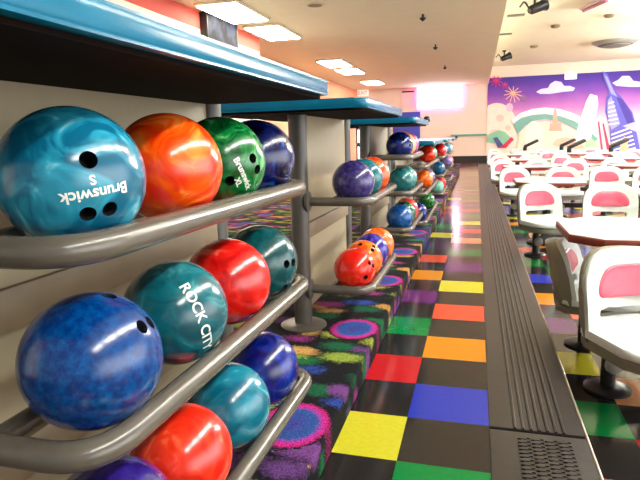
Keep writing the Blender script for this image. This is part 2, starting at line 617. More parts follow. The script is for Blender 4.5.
# ------------------------------------------------------------------ bowling balls
HOLES = [(Vector((0, -0.38, 1)).normalized(), 0.0125), (Vector((-0.155, 0.36, 1)).normalized(), 0.0115), (Vector((0.155, 0.36, 1)).normalized(), 0.0115)]
def sphere_bm(sub):
    bm = bmesh.new()
    bmesh.ops.create_icosphere(bm, subdivisions=sub, radius=BR)
    return bm
def drilled_mesh():
    bm = sphere_bm(6)
    ball = link_mesh('ball_body', bm, M['white'])
    cutters = []
    for d, r in HOLES:
        bm = bmesh.new()
        q = d.to_track_quat('Z', 'Y').to_matrix().to_4x4()
        lathe(bm, [(r, 0.05), (r, 0.13)], 24, q)
        c = link_mesh('cutter', bm, M['hole'])
        cutters.append(c)
        md = ball.modifiers.new('b', 'BOOLEAN')
        md.operation = 'DIFFERENCE'
        md.object = c
        md.solver = 'EXACT'
    dg = bpy.context.evaluated_depsgraph_get()
    me = bpy.data.meshes.new_from_object(ball.evaluated_get(dg))
    for c in cutters:
        bpy.data.objects.remove(c)
    bpy.data.objects.remove(ball)
    me.materials.clear()
    me.materials.append(M['white'])
    for p in me.polygons:
        p.use_smooth = True
        p.material_index = 0
    try:
        me.set_sharp_from_angle(angle=math.radians(35))
    except Exception:
        pass
    return me
DRILLED = drilled_mesh()
def liner_mesh(d, r):
    bm = bmesh.new()
    q = d.to_track_quat('Z', 'Y').to_matrix().to_4x4()
    seg = 20
    prof = [(r * 0.995, BR - 0.0012), (r * 0.985, 0.055), (0.0005, 0.054)]
    rings = [[bm.verts.new(q @ Vector((pr * math.cos(2 * PI * k / seg), pr * math.sin(2 * PI * k / seg), z))) for k in range(seg)] for pr, z in prof]
    for i in range(2):
        for k in range(seg):
            bm.faces.new((rings[i][k], rings[i][(k + 1) % seg], rings[i + 1][(k + 1) % seg], rings[i + 1][k]))
    me = bpy.data.meshes.new('finger_hole')
    bm.to_mesh(me); bm.free()
    me.materials.append(M['hole'])
    return me
LINERS = [liner_mesh(d, r) for d, r in HOLES]
bm = sphere_bm(5)
PLAIN = bpy.data.meshes.new('ball_plain')
bm.to_mesh(PLAIN); bm.free()
for p in PLAIN.polygons:
    p.use_smooth = True
PLAIN.materials.append(M['white'])

def lettering(parent, text, size, frame, off=(0, 0), bold=0.0006):
    """letters wrapped onto the ball; frame = 3x3 with Z outward, Y up of the text"""
    cu = bpy.data.curves.new('lettering', 'FONT')
    cu.body = text
    cu.size = size
    cu.align_x = 'CENTER'
    cu.align_y = 'CENTER'
    cu.offset = bold
    cu.resolution_u = 4
    o = bpy.data.objects.new('lettering', cu)
    C.objects.link(o)
    dg = bpy.context.evaluated_depsgraph_get()
    me = bpy.data.meshes.new_from_object(o.evaluated_get(dg))
    bpy.data.objects.remove(o)
    bm = bmesh.new()
    bm.from_mesh(me)
    bmesh.ops.triangulate(bm, faces=bm.faces)
    for _ in range(2):
        bmesh.ops.subdivide_edges(bm, edges=[e for e in bm.edges if e.calc_length() > 0.006], cuts=1)
    R0 = BR + 0.0006
    for v in bm.verts:
        x, y = v.co.x + off[0], v.co.y + off[1]
        d = Vector((math.sin(x / R0) * math.cos(y / R0), math.sin(y / R0), math.cos(x / R0) * math.cos(y / R0)))
        v.co = frame @ (d * R0)
    me2 = bpy.data.meshes.new('lettering')
    bm.to_mesh(me2); bm.free()
    me2.materials.append(M['letter'])
    b = bpy.data.objects.new('lettering', me2)
    C.objects.link(b)
    b.parent = parent
    b['label'] = 'white lettering printed on the ball'
    return b

def frame_from(out, up):
    z = Vector(out).normalized()
    y = Vector(up)
    y = (y - z * y.dot(z)).normalized()
    x = y.cross(z)
    return Matrix((x, y, z)).transposed()

def cam_dir(v):
    """direction given as (right, up, toward viewer) of the photographer -> world"""
    return r_ * v[0] + u_ * v[1] - f_ * v[2]

ORD = ['first', 'second', 'third', 'fourth']
def ball(pos, mat, label, grip=None, texts=(), extra=None):
    """grip = (outward direction, up direction) of the drilled face"""
    o = bpy.data.objects.new('bowling_ball', DRILLED if grip else PLAIN)
    C.objects.link(o)
    o.location = pos
    o.material_slots[0].link = 'OBJECT'
    o.material_slots[0].material = mat
    tag(o, label, 'bowling ball', 'bowling balls on the racks')
    if grip:
        fr = frame_from(grip[0], grip[1])
        o.rotation_euler = fr.to_euler()
        for me in LINERS:
            h = bpy.data.objects.new('finger_hole', me)
            C.objects.link(h)
            h.parent = o
        for tx, size, off in texts:
            lettering(o, tx, size, Matrix.Identity(3), off)
    else:
        o.rotation_euler = (random.random() * 6, random.random() * 6, random.random() * 6)
    if extra:
        tx, size, out, up = extra
        loc = o.rotation_euler.to_matrix().inverted()
        lettering(o, tx, size, loc @ frame_from(out, up))
    return o

def bz(rail):
    return rail + math.sqrt((BR + RR) ** 2 - (RX - BX) ** 2)

B = lambda n, cols, style='swirl', sc=9.0: ball_mat('ball_' + n, cols, style, sc)
away = (cam_dir((0.3, 0.5, -1)), (0, 0, 1))
def face(px, py):   # helper: outward direction from offsets in ball radii seen by the photographer
    return (px, py, math.sqrt(max(0.0, 1 - px * px - py * py)))

R1 = (0.937, 0.64, 0.325)
ys = ((0.71, 0.985, 1.225, 1.45), (0.69, 0.972, 1.225, 1.445), (0.71, 0.955, 1.185, 1.42))
# --- nearest rack, top row
def view_frame(pos, dx, dy, ux, uy):
    """drilled face whose centre sits dx,dy radii right/up of the ball centre along the line of sight; up on the picture = ux,uy"""
    p = Vector(pos) - Vector((0, 0, H))
    zf = (-p).normalized()
    xr = r_ - zf * r_.dot(zf); xr.normalize()
    yu = zf.cross(xr)
    dz = math.sqrt(max(0.02, 1 - dx * dx - dy * dy))
    out = xr * dx + yu * dy + zf * dz
    up = xr * ux + yu * uy
    return out, up
def bp(row, i):
    if (row, i) == (1, 0):
        return (-0.578, 0.692, 0.741)
    if (row, i) == (2, 0):
        return (BX, 0.72, 0.43)
    return (BX, ys[row][i], bz(R1[row]))
p = bp(0, 0)
ball(p, B('turquoise', [(8, 92, 122), (40, 150, 176), (170, 215, 220)]), 'turquoise swirled bowling ball lettered Brunswick, first on top row of nearest rack',
     view_frame(p, 0.27, -0.12, 0.20, -1.0), [('Brunswick', 0.023, (0, 0.008)), ('S', 0.019, (0.002, -0.012))])
p = bp(0, 1)
ball(p, B('orange', [(228, 40, 4), (246, 84, 8), (255, 168, 70)], sc=8), 'bright orange swirled bowling ball, second on top row of nearest rack')
p = bp(0, 2)
ball(p, B('green', [(2, 70, 28), (10, 125, 55), (120, 190, 130)], sc=11), 'green swirled bowling ball with white lettering, third on top row of nearest rack',
     view_frame(p, 0.50, -0.22, 0.93, 0.40), [('Brunswick', 0.021, (0.002, -0.004)), ('XL', 0.019, (0.012, -0.024))])
p = bp(0, 3)
ball(p, B('navy', [(4, 4, 26), (9, 20, 88), (40, 96, 190)], sc=10), 'navy blue bowling ball, fourth on top row of nearest rack')
# middle row
p = bp(1, 0)
ball(p, B('cobalt', [(0, 44, 108), (0, 84, 152), (120, 200, 230)], 'fleck', 9), 'speckled cobalt blue bowling ball, first on middle row of nearest rack',
     view_frame(p, 0.45, 0.75, 0.54, -0.84))
p = bp(1, 1)
o = view_frame(p, 0.46, -0.12, 0.93, 0.38)
ball(p, B('deep_teal', [(6, 72, 84), (14, 100, 110), (80, 170, 170)], sc=9), 'deep teal bowling ball with large white lettering, second on middle row of nearest rack',
     None, (), ('ROCK CITY', 0.030, o[0], o[1]))
p = bp(1, 2)
ball(p, B('scarlet', [(190, 12, 10), (232, 34, 24), (255, 140, 110)], sc=9), 'scarlet red bowling ball, third on middle row of nearest rack')
p = bp(1, 3)
ball(p, B('marbled_teal', [(4, 62, 66), (20, 96, 100), (150, 200, 195)], 'fleck', 4.5), 'marbled dark teal bowling ball, fourth on middle row of nearest rack',
     view_frame(p, 0.75, -0.36, -0.2, 0.95))
# bottom row
p = bp(2, 0)
ball(p, B('violet_speckle', [(30, 14, 96), (58, 40, 140), (160, 140, 215)], 'fleck', 7), 'speckled violet bowling ball, first on bottom row of nearest rack')
p = bp(2, 1)
ball(p, B('vermilion', [(208, 30, 10), (238, 54, 24), (255, 150, 100)], sc=8), 'vermilion orange bowling ball, second on bottom row of nearest rack')
p = bp(2, 2)
ball(p, B('aqua', [(8, 92, 116), (26, 130, 152), (130, 205, 210)], sc=8), 'light aqua bowling ball, third on bottom row of nearest rack')
p = bp(2, 3)
ball(p, B('royal', [(6, 14, 88), (14, 34, 130), (40, 80, 190)], sc=9), 'royal blue bowling ball, fourth on bottom row of nearest rack')

BR2 = [
    # (rack word, row word, rail z, [(y, colours, style, words, grip)])
    ('second', 'top', 0.77, [
        (2.72, [(44, 34, 92), (84, 74, 140), (170, 170, 210)], 'fleck', 'speckled purple', None),
        (2.975, [(14, 92, 100), (40, 130, 138), (110, 180, 180)], 'fleck', 'sea green', None),
        (3.22, [(222, 50, 16), (246, 96, 34), (255, 170, 90)], 'swirl', 'orange red', None)]),
    ('second', 'bottom', 0.32, [
        (2.72, [(220, 22, 10), (236, 48, 20), (250, 120, 60)], 'swirl', 'red orange with finger holes', (0.70, -0.10, 0.6, 0.8)),
        (2.945, [(236, 80, 16), (246, 124, 30), (250, 160, 80)], 'swirl', 'bright orange', (0.2, 0.72, 0.9, -0.3)),
        (3.17, [(30, 20, 110), (56, 44, 160), (120, 130, 215)], 'swirl', 'indigo', None),
        (3.395, [(232, 84, 16), (246, 124, 40), (250, 170, 90)], 'swirl', 'tangerine', None)]),
    ('third', 'top', 0.92, [
        (4.47, [(6, 20, 84), (16, 44, 128), (80, 130, 200)], 'swirl', 'navy', (0.55, 0.30, 0.9, -0.2)),
        (4.70, [(216, 120, 70), (236, 160, 110), (250, 200, 160)], 'swirl', 'peach', None),
        (4.93, [(110, 30, 120), (176, 60, 140), (230, 120, 150)], 'swirl', 'magenta', None)]),
    ('third', 'middle', 0.635, [
        (4.56, [(10, 92, 98), (40, 128, 124), (120, 190, 170)], 'swirl', 'teal green', None),
        (4.79, [(20, 104, 104), (60, 140, 130), (150, 205, 190)], 'swirl', 'pale teal', None)]),
    ('third', 'bottom', 0.34, [
        (4.47, [(6, 56, 120), (20, 90, 160), (100, 170, 220)], 'swirl', 'bright blue', None),
        (4.70, [(8, 50, 40), (20, 110, 66), (120, 190, 110)], 'swirl', 'dark green', None),
        (4.93, [(196, 24, 34), (222, 50, 50), (250, 140, 120)], 'swirl', 'crimson', None)]),
    ('fourth', 'top', 0.77, [
        (7.06, [(214, 28, 14), (236, 64, 26), (250, 150, 70)], 'swirl', 'red orange', None),
        (7.32, [(10, 96, 60), (36, 140, 90), (130, 200, 150)], 'swirl', 'green', None)]),
    ('fourth', 'middle', 0.49, [
        (6.62, [(240, 84, 8), (250, 120, 20), (255, 180, 90)], 'swirl', 'orange', None),
        (6.95, [(74, 70, 130), (110, 106, 160), (180, 180, 210)], 'swirl', 'lavender', None)]),
    ('fourth', 'bottom', 0.19, [
        (5.88, [(8, 16, 80), (20, 40, 130), (90, 120, 200)], 'swirl', 'dark blue', None),
        (7.0, [(6, 80, 30), (30, 130, 50), (230, 130, 60)], 'swirl', 'green and orange', None)]),
    ('fifth', 'top', 0.755, [
        (9.55, [(206, 20, 24), (230, 50, 44), (250, 130, 110)], 'swirl', 'red', None),
        (9.85, [(80, 130, 180), (130, 170, 205), (210, 225, 235)], 'swirl', 'pale blue', None)]),
    ('fifth', 'middle', 0.47, [
        (9.25, [(12, 80, 124), (24, 112, 160), (110, 180, 210)], 'swirl', 'azure', None)]),
    ('fifth', 'bottom', 0.19, [
        (9.0, [(90, 170, 150), (150, 205, 190), (230, 240, 230)], 'swirl', 'mint', None),
        (9.7, [(190, 20, 30), (214, 44, 50), (240, 130, 120)], 'swirl', 'dark red', None)]),
    ('farthest', 'top', 0.74, [
        (12.2, [(90, 150, 170), (130, 180, 195), (200, 225, 230)], 'swirl', 'grey blue', None),
        (12.55, [(220, 50, 20), (240, 84, 40), (250, 150, 100)], 'swirl', 'orange red', None)]),
    ('farthest', 'middle', 0.46, [
        (12.0, [(110, 90, 160), (140, 120, 180), (190, 180, 220)], 'swirl', 'lilac', None),
        (12.5, [(224, 80, 40), (240, 110, 60), (250, 170, 120)], 'swirl', 'coral orange', None)]),
]
for rk, row, rz, lst in BR2:
    for i, (y, cols, st, words, g) in enumerate(lst):
        pos = (BX, y, bz(rz))
        gr = view_frame(pos, *g) if g else None
        ball(pos, B(words.replace(' ', '_'), cols, st, 8), '%s bowling ball, %s on the %s row of the %s rack' % (words, ORD[i], row, rk), gr)

# ------------------------------------------------------------------ chairs
def bow_fn(w):
    return lambda x, z: -0.055 * (x / w) ** 2 * 1.0
def make_chair():
    """local: base disc at origin, chair faces -Y, floor at z=0"""
    t = thing('bowling_chair', 'chair', 'chair')
    W = 0.235
    n = 48
    zc = 0.435
    def outline(fn):
        return [fn(2 * PI * k / n) for k in range(n)]
    def ray_hit(a, x0, x1, z0, z1, rt, rb):
        # march out from the slot centre to a rounded-rectangle boundary
        dx, dz = math.cos(a), math.sin(a)
        lo, hi = 0.0, 1.0
        def inside(x, z):
            if x < x0 or x > x1 or z < z0 or z > z1:
                return False
            for (cx, cz, r, sx, sz) in ((x0 + rt, z1 - rt, rt, -1, 1), (x1 - rt, z1 - rt, rt, 1, 1), (x0 + rb, z0 + rb, rb, -1, -1), (x1 - rb, z0 + rb, rb, 1, -1)):
                if (x - cx) * sx > 0 and (z - cz) * sz > 0 and (x - cx) ** 2 + (z - cz) ** 2 > r * r:
                    return False
            return True
        for _ in range(26):
            mid = (lo + hi) / 2
            if inside(dx * mid, zc + dz * mid):
                lo = mid
            else:
                hi = mid
        return (dx * lo, zc + dz * lo)
    outer = outline(lambda a: ray_hit(a, -W, W, 0.33, 0.725, 0.15, 0.05))
    slot = outline(lambda a: ray_hit(a, -0.15, 0.15, 0.412, 0.462, 0.02, 0.02))
    shell_o = outline(lambda a: ray_hit(a, -W - 0.006, W + 0.006, 0.30, 0.72, 0.155, 0.06))
    shell_i = outline(lambda a: ray_hit(a, -0.16, 0.16, 0.404, 0.47, 0.02, 0.02))
    lean = lambda z: (z - 0.36) * 0.16
    bm = bmesh.new()
    ring_slab(bm, outer, slot, 0.035, None, 0.012)
    for v in bm.verts:
        v.co.y += -0.03 - 0.06 * (v.co.x / W) ** 2 + lean(v.co.z)
    link_mesh('backrest', bm, M['chair'], t)
    bm = bmesh.new()
    ring_slab(bm, shell_o, shell_i, 0.06, None, 0.012)
    for v in bm.verts:
        v.co.y += 0.006 - 0.07 * (v.co.x / W) ** 2 + lean(v.co.z)
        if v.co.y > 0.05 + lean(v.co.z) - 0.07 * (v.co.x / W) ** 2:
            v.co.x *= 0.93
    link_mesh('back_shell', bm, M['shell'], t)
    # pink pad
    bm = bmesh.new()
    pts = rrect(-0.165, 0.165, 0.515, 0.655, [0.11, 0.11, 0.03, 0.03], 8)
    # subdivided lens pad following the curve of the back
    cx, cz = 0.0, 0.592
    rings = []
    for s, dy in ((1.0, 0.012), (1.0, -0.008), (0.96, -0.013), (0.85, -0.016), (0.5, -0.018), (0.2, -0.019)):
        rings.append([bm.verts.new((cx + (p_[0] - cx) * s, dy, cz + (p_[1] - cz) * s)) for p_ in pts])
    for i in range(len(rings) - 1):
        for k in range(len(pts)):
            j = (k + 1) % len(pts)
            bm.faces.new((rings[i][k], rings[i][j], rings[i + 1][j], rings[i + 1][k]))
    bm.faces.new(rings[-1])
    for v in bm.verts:
        v.co.y += -0.03 - 0.06 * (v.co.x / W) ** 2 + lean(v.co.z)
    pd = link_mesh('back_pad', bm, M['pink'], t)
    pd['label'] = 'pink padded inset'
    # seat: dished slab
    bm = bmesh.new()
    pts = rrect(-0.235, 0.235, -0.43, 0.0, [0.04, 0.04, 0.13, 0.13], 7)
    prism(bm, pts, 0.345, 0.385, bev=0.014, seg=4)
    link_mesh('seat', bm, M['chair'], t)
    bm = bmesh.new()
    prism(bm, rrect(-0.215, 0.215, -0.41, 0.03, [0.05, 0.05, 0.12, 0.12], 7), 0.285, 0.344, bev=0.02, seg=3)
    link_mesh('seat_shell', bm, M['shell'], t)
    # pedestal
    bm = bmesh.new()
    tube(bm, [(0, 0.0, 0.012), (0, 0.0, 0.285)], 0.034, 20)
    link_mesh('pedestal', bm, M['metal'], t)
    bm = bmesh.new()
    lathe(bm, [(0.105, 0.0), (0.105, 0.012), (0.09, 0.022), (0.05, 0.03)], 32)
    link_mesh('base_plate', bm, M['metal'], t)
    bm = bmesh.new()
    box(bm, 0.02, 0.36, -0.03, 0.03, 0.13, 0.20, bev=0.006)
    ar = link_mesh('support_arm', bm, M['metal'], t)
    bm = bmesh.new()
    lathe(bm, [(0.045, 0.03), (0.045, 0.052), (0.035, 0.062), (0.012, 0.066)], 24,
          Matrix.Translation((0.0, 0, 0.145)) @ Matrix.Rotation(PI / 2, 4, 'X'))
    link_mesh('arm_cap', bm, M['cap'], ar)
    return t

def place(t, x, y, rot, label, ped=(0, 0), sz=1.0):
    for ch in t.children:
        if ch.name.split('.')[0] in ('pedestal', 'base_plate', 'support_arm'):
            ch.location = (ped[0], ped[1], 0)
    t.scale = (1, 1, sz)
    t.location = (x, y, -0.14)
    t.rotation_euler = (0, 0, rot)
    t['label'] = label
    t['category'] = 'chair'
    t['group'] = 'white moulded bowling chairs'
chair0 = make_chair()
FS = -0.14
chair_list = [
    (0.665, 2.66, 0.42, 'nearest white chair with pink back pad, at the right edge beside the step'),
    (0.52, 3.36, 1.3, 'white chair turned sideways, tucked under the nearest table'),
    (0.60, 5.85, 0.5, 'white chair with pink pad beyond the left corner of the nearest table'),
    (1.24, 5.8, -0.05, 'white chair with pink pad directly behind the nearest table, second from the step'),
    (1.95, 5.85, 0.1, 'white chair behind the nearest table, third from the step'),
]
rows = [
    (8.75, [(0.55, 0.3), (1.22, 0.05), (1.80, 0.12), (2.38, -0.1), (3.05, 0.1)], 'third'),
    (11.3, [(0.50, 0.2), (1.12, -0.1), (1.78, 0.1), (2.45, 0.2), (3.10, -0.1), (3.75, 0.1)], 'fourth'),
    (14.0, [(0.55, 0.1), (1.20, 0.0), (1.90, 0.2), (2.60, -0.2), (3.30, 0.1), (4.00, 0.0)], 'fifth'),
    (17.0, [(0.55, 0.1), (1.25, 0.0), (1.95, 0.2), (2.65, -0.2), (3.40, 0.1), (4.15, 0.0)], 'sixth'),
    (20.0, [(0.60, 0.1), (1.35, 0.0), (2.10, 0.2), (2.85, -0.2), (3.60, 0.1)], 'farthest'),
]
CH = ['first', 'second', 'third', 'fourth', 'fifth', 'sixth']
for y, lst, word in rows:
    for i, (x, rt) in enumerate(lst):
        chair_list.append((x, y, rt, 'white chair with pink back pad, %s from the step in the %s row of seats' % (CH[i], word)))
for i, (x, y, rt, lab) in enumerate(chair_list):
    c = chair0 if i == 0 else copy_tree(chair0)
    place(c, x, y, rt, lab, {0: (0.0, 0.085), 1: (0.0, -0.11)}.get(i, (0, 0)), {0: 0.965, 1: 0.84}.get(i, 1.0))
# loose end base of a seat out of frame at the lower right
bm = bmesh.new()
lathe(bm, [(0.105, 0.0), (0.105, 0.012), (0.09, 0.03), (0.04, 0.045), (0.034, 0.2)], 32)
fb = link_mesh('seat_base', bm, M['metal'], loc=(0.77, 2.26, FS))
tag(fb, 'black round pedestal base on the green tile at the lower right edge', 'seat base')

# ------------------------------------------------------------------ tables
def make_table(x0, x1, y0, y1, zt, label):
    t = thing('bowling_table', label, 'table', ((x0 + x1) / 2, (y0 + y1) / 2, FS), 0, 'white topped tables between the seats')
    cx, cy = (x0 + x1) / 2, (y0 + y1) / 2
    a, b = (x1 - x0) / 2, (y1 - y0) / 2
    ch = 0.14
    pts = [(-a + ch, -b), (a - ch, -b), (a, -b + ch), (a, b - ch), (a - ch, b), (-a + ch, b), (-a, b - ch), (-a, -b + ch)]
    h = zt - FS
    bm = bmesh.new()
    prism(bm, [(p[0] * 0.985, p[1] * 0.98) for p in pts], h - 0.02, h, bev=0.003)
    link_mesh('tabletop', bm, M['ttop'], t)
    bm = bmesh.new()
    prism(bm, pts, h - 0.045, h - 0.004, bev=0.008)
    e = link_mesh('table_edge', bm, M['tedge'], t)
    e['label'] = 'red brown wooden edge band'
    bm = bmesh.new()
    tube(bm, [(0.0, 0, 0.02), (0.0, 0, h - 0.045)], 0.045, 20)
    link_mesh('pedestal', bm, M['metal'], t)
    bm = bmesh.new()
    lathe(bm, [(0.2, 0.0), (0.2, 0.015), (0.17, 0.028), (0.05, 0.04)], 36)
    link_mesh('base_plate', bm, M['metal'], t)
    return t
TW = ['nearest white table with red brown edge, behind the nearest chair', 'white table behind the second row of chairs, left one beside the step',
      'white table behind the second row of chairs, farther from the step', 'white table behind the third row of chairs, beside the step',
      'white table behind the third row of chairs, farther from the step', 'white table behind the fourth row of chairs, beside the step',
      'white table behind the fourth row of chairs, farther from the step', 'white table behind the fifth row of chairs, beside the step',
      'white table behind the fifth row of chairs, farther from the step']
for lab, (x0, x1, y0, y1) in zip(TW, [(0.46, 1.45, 2.85, 3.6), (0.42, 1.12, 6.15, 6.95), (1.75, 2.6, 6.15, 6.95), (0.42, 1.2, 9.1, 9.8), (2.0, 2.9, 9.1, 9.8),
                                      (0.42, 1.2, 11.6, 12.4), (2.1, 3.0, 11.6, 12.4), (0.42, 1.2, 14.5, 15.3), (2.2, 3.1, 14.5, 15.3)]):
    make_table(x0, x1, y0, y1, 0.57, lab)

# ------------------------------------------------------------------ scoring consoles in front of the mural
def console(x, y, label):
    t = thing('scoring_console', label, 'console', (x, y, FS), 0, 'scoring consoles in front of the mural')
    bm = bmesh.new()
    tube(bm, [(0, 0, 0.0), (0, 0, 0.82)], 0.06, 14)
    link_mesh('post', bm, M['black'], t)
    bm = bmesh.new()
    box(bm, -0.42, 0.42, -0.28, 0.28, 0.62, 0.70, bev=0.02)
    link_mesh('desk', bm, M['white'], t)
    bm = bmesh.new()
    box(bm, -0.22, 0.22, -0.16, 0.16, -0.04, 0.04, bev=0.015)
    link_mesh('monitor_hood', bm, M['black'], t, loc=(0.17, 0, 0.92), rot=(0, -0.45, 0))
for x, y, lab in ((1.45, 18.4, 'black scoring console, leftmost in front of the mural'), (2.5, 18.4, 'black scoring console, second from the left in front of the mural'),
                  (2.35, 15.9, 'black scoring console in front of the searchlight beam'), (3.35, 15.9, 'black scoring console below the painted tower')):
    console(x, y, lab)

# ------------------------------------------------------------------ ceiling fixtures
LW = ['closest fluorescent ceiling light, upper left above the counter', 'second fluorescent ceiling light, beyond the closest one',
      'third fluorescent ceiling light down the room', 'fourth fluorescent ceiling light down the room', 'fluorescent ceiling light nearest the back wall']
for lab, yc in zip(LW, (8.05, 9.75, 14.2, 16.0, 19.6)):
    t = thing('ceiling_light', lab, 'ceiling light', (-3.55, yc, 3.0), 0, 'fluorescent ceiling lights')
    bm = bmesh.new()
    o_ = rrect(-0.33, 0.33, -0.66, 0.66, 0.02, 3)
    prism(bm, o_, -0.035, 0.0, bev=0.01)
    link_mesh('frame', bm, M['lampframe'], t)
    bm = bmesh.new()
    prism(bm, rrect(-0.3, 0.3, -0.62, 0.62, 0.02, 3), -0.05, -0.0351, bev=0.006)
    link_mesh('diffuser', bm, M['lamp'], t)

# row of battens over the seats, out of view, added for brightness
for k, yc in enumerate((-1.6, 0.2, 2.0, 3.8, 5.6)):
    t = thing('added_batten', 'added unseen batten light on the cream ceiling over the seats, %s from the camera end' % ['first', 'second', 'third', 'fourth', 'fifth'][k],
              'ceiling light', (2.3, yc, 3.62), 0, 'added batten lights over the seats')
    bm = bmesh.new(); box(bm, -0.17, 0.17, -0.78, 0.78, -0.06, 0.0, bev=0.01); link_mesh('housing', bm, M['lampframe'], t)
    bm = bmesh.new(); prism(bm, rrect(-0.13, 0.13, -0.74, 0.74, 0.03, 4), -0.11, -0.0601, bev=0.02); link_mesh('diffuser', bm, M['addlamp2'], t)

# pendant tubes over the lanes, out of view, added to brighten ceiling and mural
PW = ['nearest', 'second', 'third', 'farthest']
for k, (px_, yc) in enumerate(((4.0, 9.0), (4.9, 12.5), (5.8, 16.0), (6.6, 19.5))):
    t = thing('added_pendant', 'added unseen pendant tube hanging over the lanes, %s in its row' % PW[k], 'pendant lamp', (px_, yc, 3.62), 0, 'added pendant lamps over the lanes')
    bm = bmesh.new(); tube(bm, [(0, -0.5, -0.5), (0, 0.5, -0.5)], 0.07, 14); link_mesh('tube', bm, M['addlamp3'], t)
    bm = bmesh.new(); tube(bm, [(0, -0.3, -0.43), (0, -0.3, 0.0)], 0.008, 8); tube(bm, [(0, 0.3, -0.43), (0, 0.3, 0.0)], 0.008, 8); link_mesh('hanger', bm, M['black'], t)

# round recessed fixture
t = thing('ceiling_vent', 'small round recessed fixture in the tan ceiling', 'ceiling vent', (-2.3, 8.1, 3.0))
bm = bmesh.new(); lathe(bm, [(0.14, 0.0), (0.14, -0.015), (0.11, -0.02)], 28); link_mesh('ring', bm, M['lampframe'], t)
bm = bmesh.new(); lathe(bm, [(0.105, -0.005), (0.105, -0.022), (0.05, -0.026)], 28); link_mesh('grille', bm, M['brace'], t)
# hanging sensors on left ceiling
for (x, y, lab) in ((-0.88, 9.4, 'closest small black sprinkler head in the tan ceiling'), (-0.9, 12.5, 'middle small black sprinkler head in the tan ceiling'), (-0.9, 16.2, 'farthest small black sprinkler head in the tan ceiling')):
    bm = bmesh.new()
    lathe(bm, [(0.018, 0.0), (0.018, -0.05), (0.05, -0.06), (0.05, -0.075), (0.012, -0.11)], 16)
    tag(link_mesh('sprinkler_head', bm, M['black'], loc=(x, y, 3.004)), lab, 'sprinkler', 'sprinkler heads in the tan ceiling')

# right ceiling: round diffuser, black spotlights, pink tube lamp, small detectors
ZR = 3.62
t = thing('ceiling_diffuser', 'large round air diffuser in the cream ceiling above the mural', 'air vent', (3.75, 18.2, ZR))
bm = bmesh.new(); lathe(bm, [(0.62, 0.0), (0.62, -0.02), (0.48, -0.10)], 40); link_mesh('outer_ring', bm, M['cap'], t)
bm = bmesh.new(); lathe(bm, [(0.40, -0.10), (0.40, -0.13), (0.2, -0.17)], 40); link_mesh('inner_cone', bm, M['shell'], t)
bm = bmesh.new(); lathe(bm, [(0.45, -0.101), (0.45, -0.106)], 40); link_mesh('throat', bm, M['black'], t)
def spot(x, y, label, s=1.0):
    t = thing('spotlight', label, 'spotlight', (x, y, ZR), 0.5, 'black spotlights on the cream ceiling')
    bm = bmesh.new(); lathe(bm, [(0.06 * s, 0), (0.06 * s, -0.03 * s), (0.02 * s, -0.04 * s), (0.02 * s, -0.16 * s)], 16); link_mesh('mount', bm, M['black'], t)
    bm = bmesh.new()
    lathe(bm, [(0.05 * s, -0.16 * s), (0.075 * s, -0.12 * s), (0.085 * s, 0.1 * s), (0.11 * s, 0.16 * s)], 20,
          Matrix.Translation((0.05 * s, 0, -0.2 * s)) @ Matrix.Rotation(1.2, 4, 'Y'))
    link_mesh('head', bm, M['black'], t)
    bm = bmesh.new(); tube(bm, round_path([(-0.1 * s, 0, -0.22 * s), (-0.2 * s, 0, -0.1 * s), (-0.28 * s, 0, -0.2 * s)], 0.05 * s), 0.015 * s, 8); link_mesh('cable', bm, M['black'], t)
spot(0.98, 11.6, 'closer black spotlight at the top of the cream ceiling', 1.1)
spot(0.75, 18.6, 'farther black spotlight, near the top left of the mural', 1.0)
t = thing('tube_lamp', 'slim pinkish tube lamp on the cream ceiling at the top right', 'lamp', (2.2, 12.7, ZR), 0.35)
bm = bmesh.new(); box(bm, -0.07, 0.07, -0.45, 0.45, -0.05, 0.0, bev=0.01); link_mesh('housing', bm, M['signframe'], t)
bm = bmesh.new(); tube(bm, [(0, -0.42, -0.075), (0, 0.42, -0.075)], 0.025, 14); link_mesh('tube', bm, plain('pink_tube', (200, 120, 140), 0.3), t)
for (x, y, lab) in ((1.75, 14.9, 'tan smoke detector in the middle of the cream ceiling'), (1.55, 18.0, 'tan smoke detector nearer the mural'),
                    (2.75, 14.1, 'small tan detector right of the others on the cream ceiling')):
    bm = bmesh.new(); lathe(bm, [(0.11, 0.0), (0.11, -0.03), (0.08, -0.06), (0.03, -0.07)], 20)
    tag(link_mesh('smoke_detector', bm, M['brace'], loc=(x, y, ZR)), lab, 'smoke detector', 'detectors on the cream ceiling')
for (x, y, lab) in ((0.75, 13.3, 'closer narrow slot vent along the ceiling edge'), (0.62, 15.6, 'farther narrow slot vent along the ceiling edge')):
    bm = bmesh.new(); box(bm, -0.18, 0.18, -0.1, 0.1, -0.02, 0.0, bev=0.006)
    tag(link_mesh('slot_vent', bm, M['shell'], loc=(x, y, ZR)), lab, 'air vent', 'slot vents in the cream ceiling')

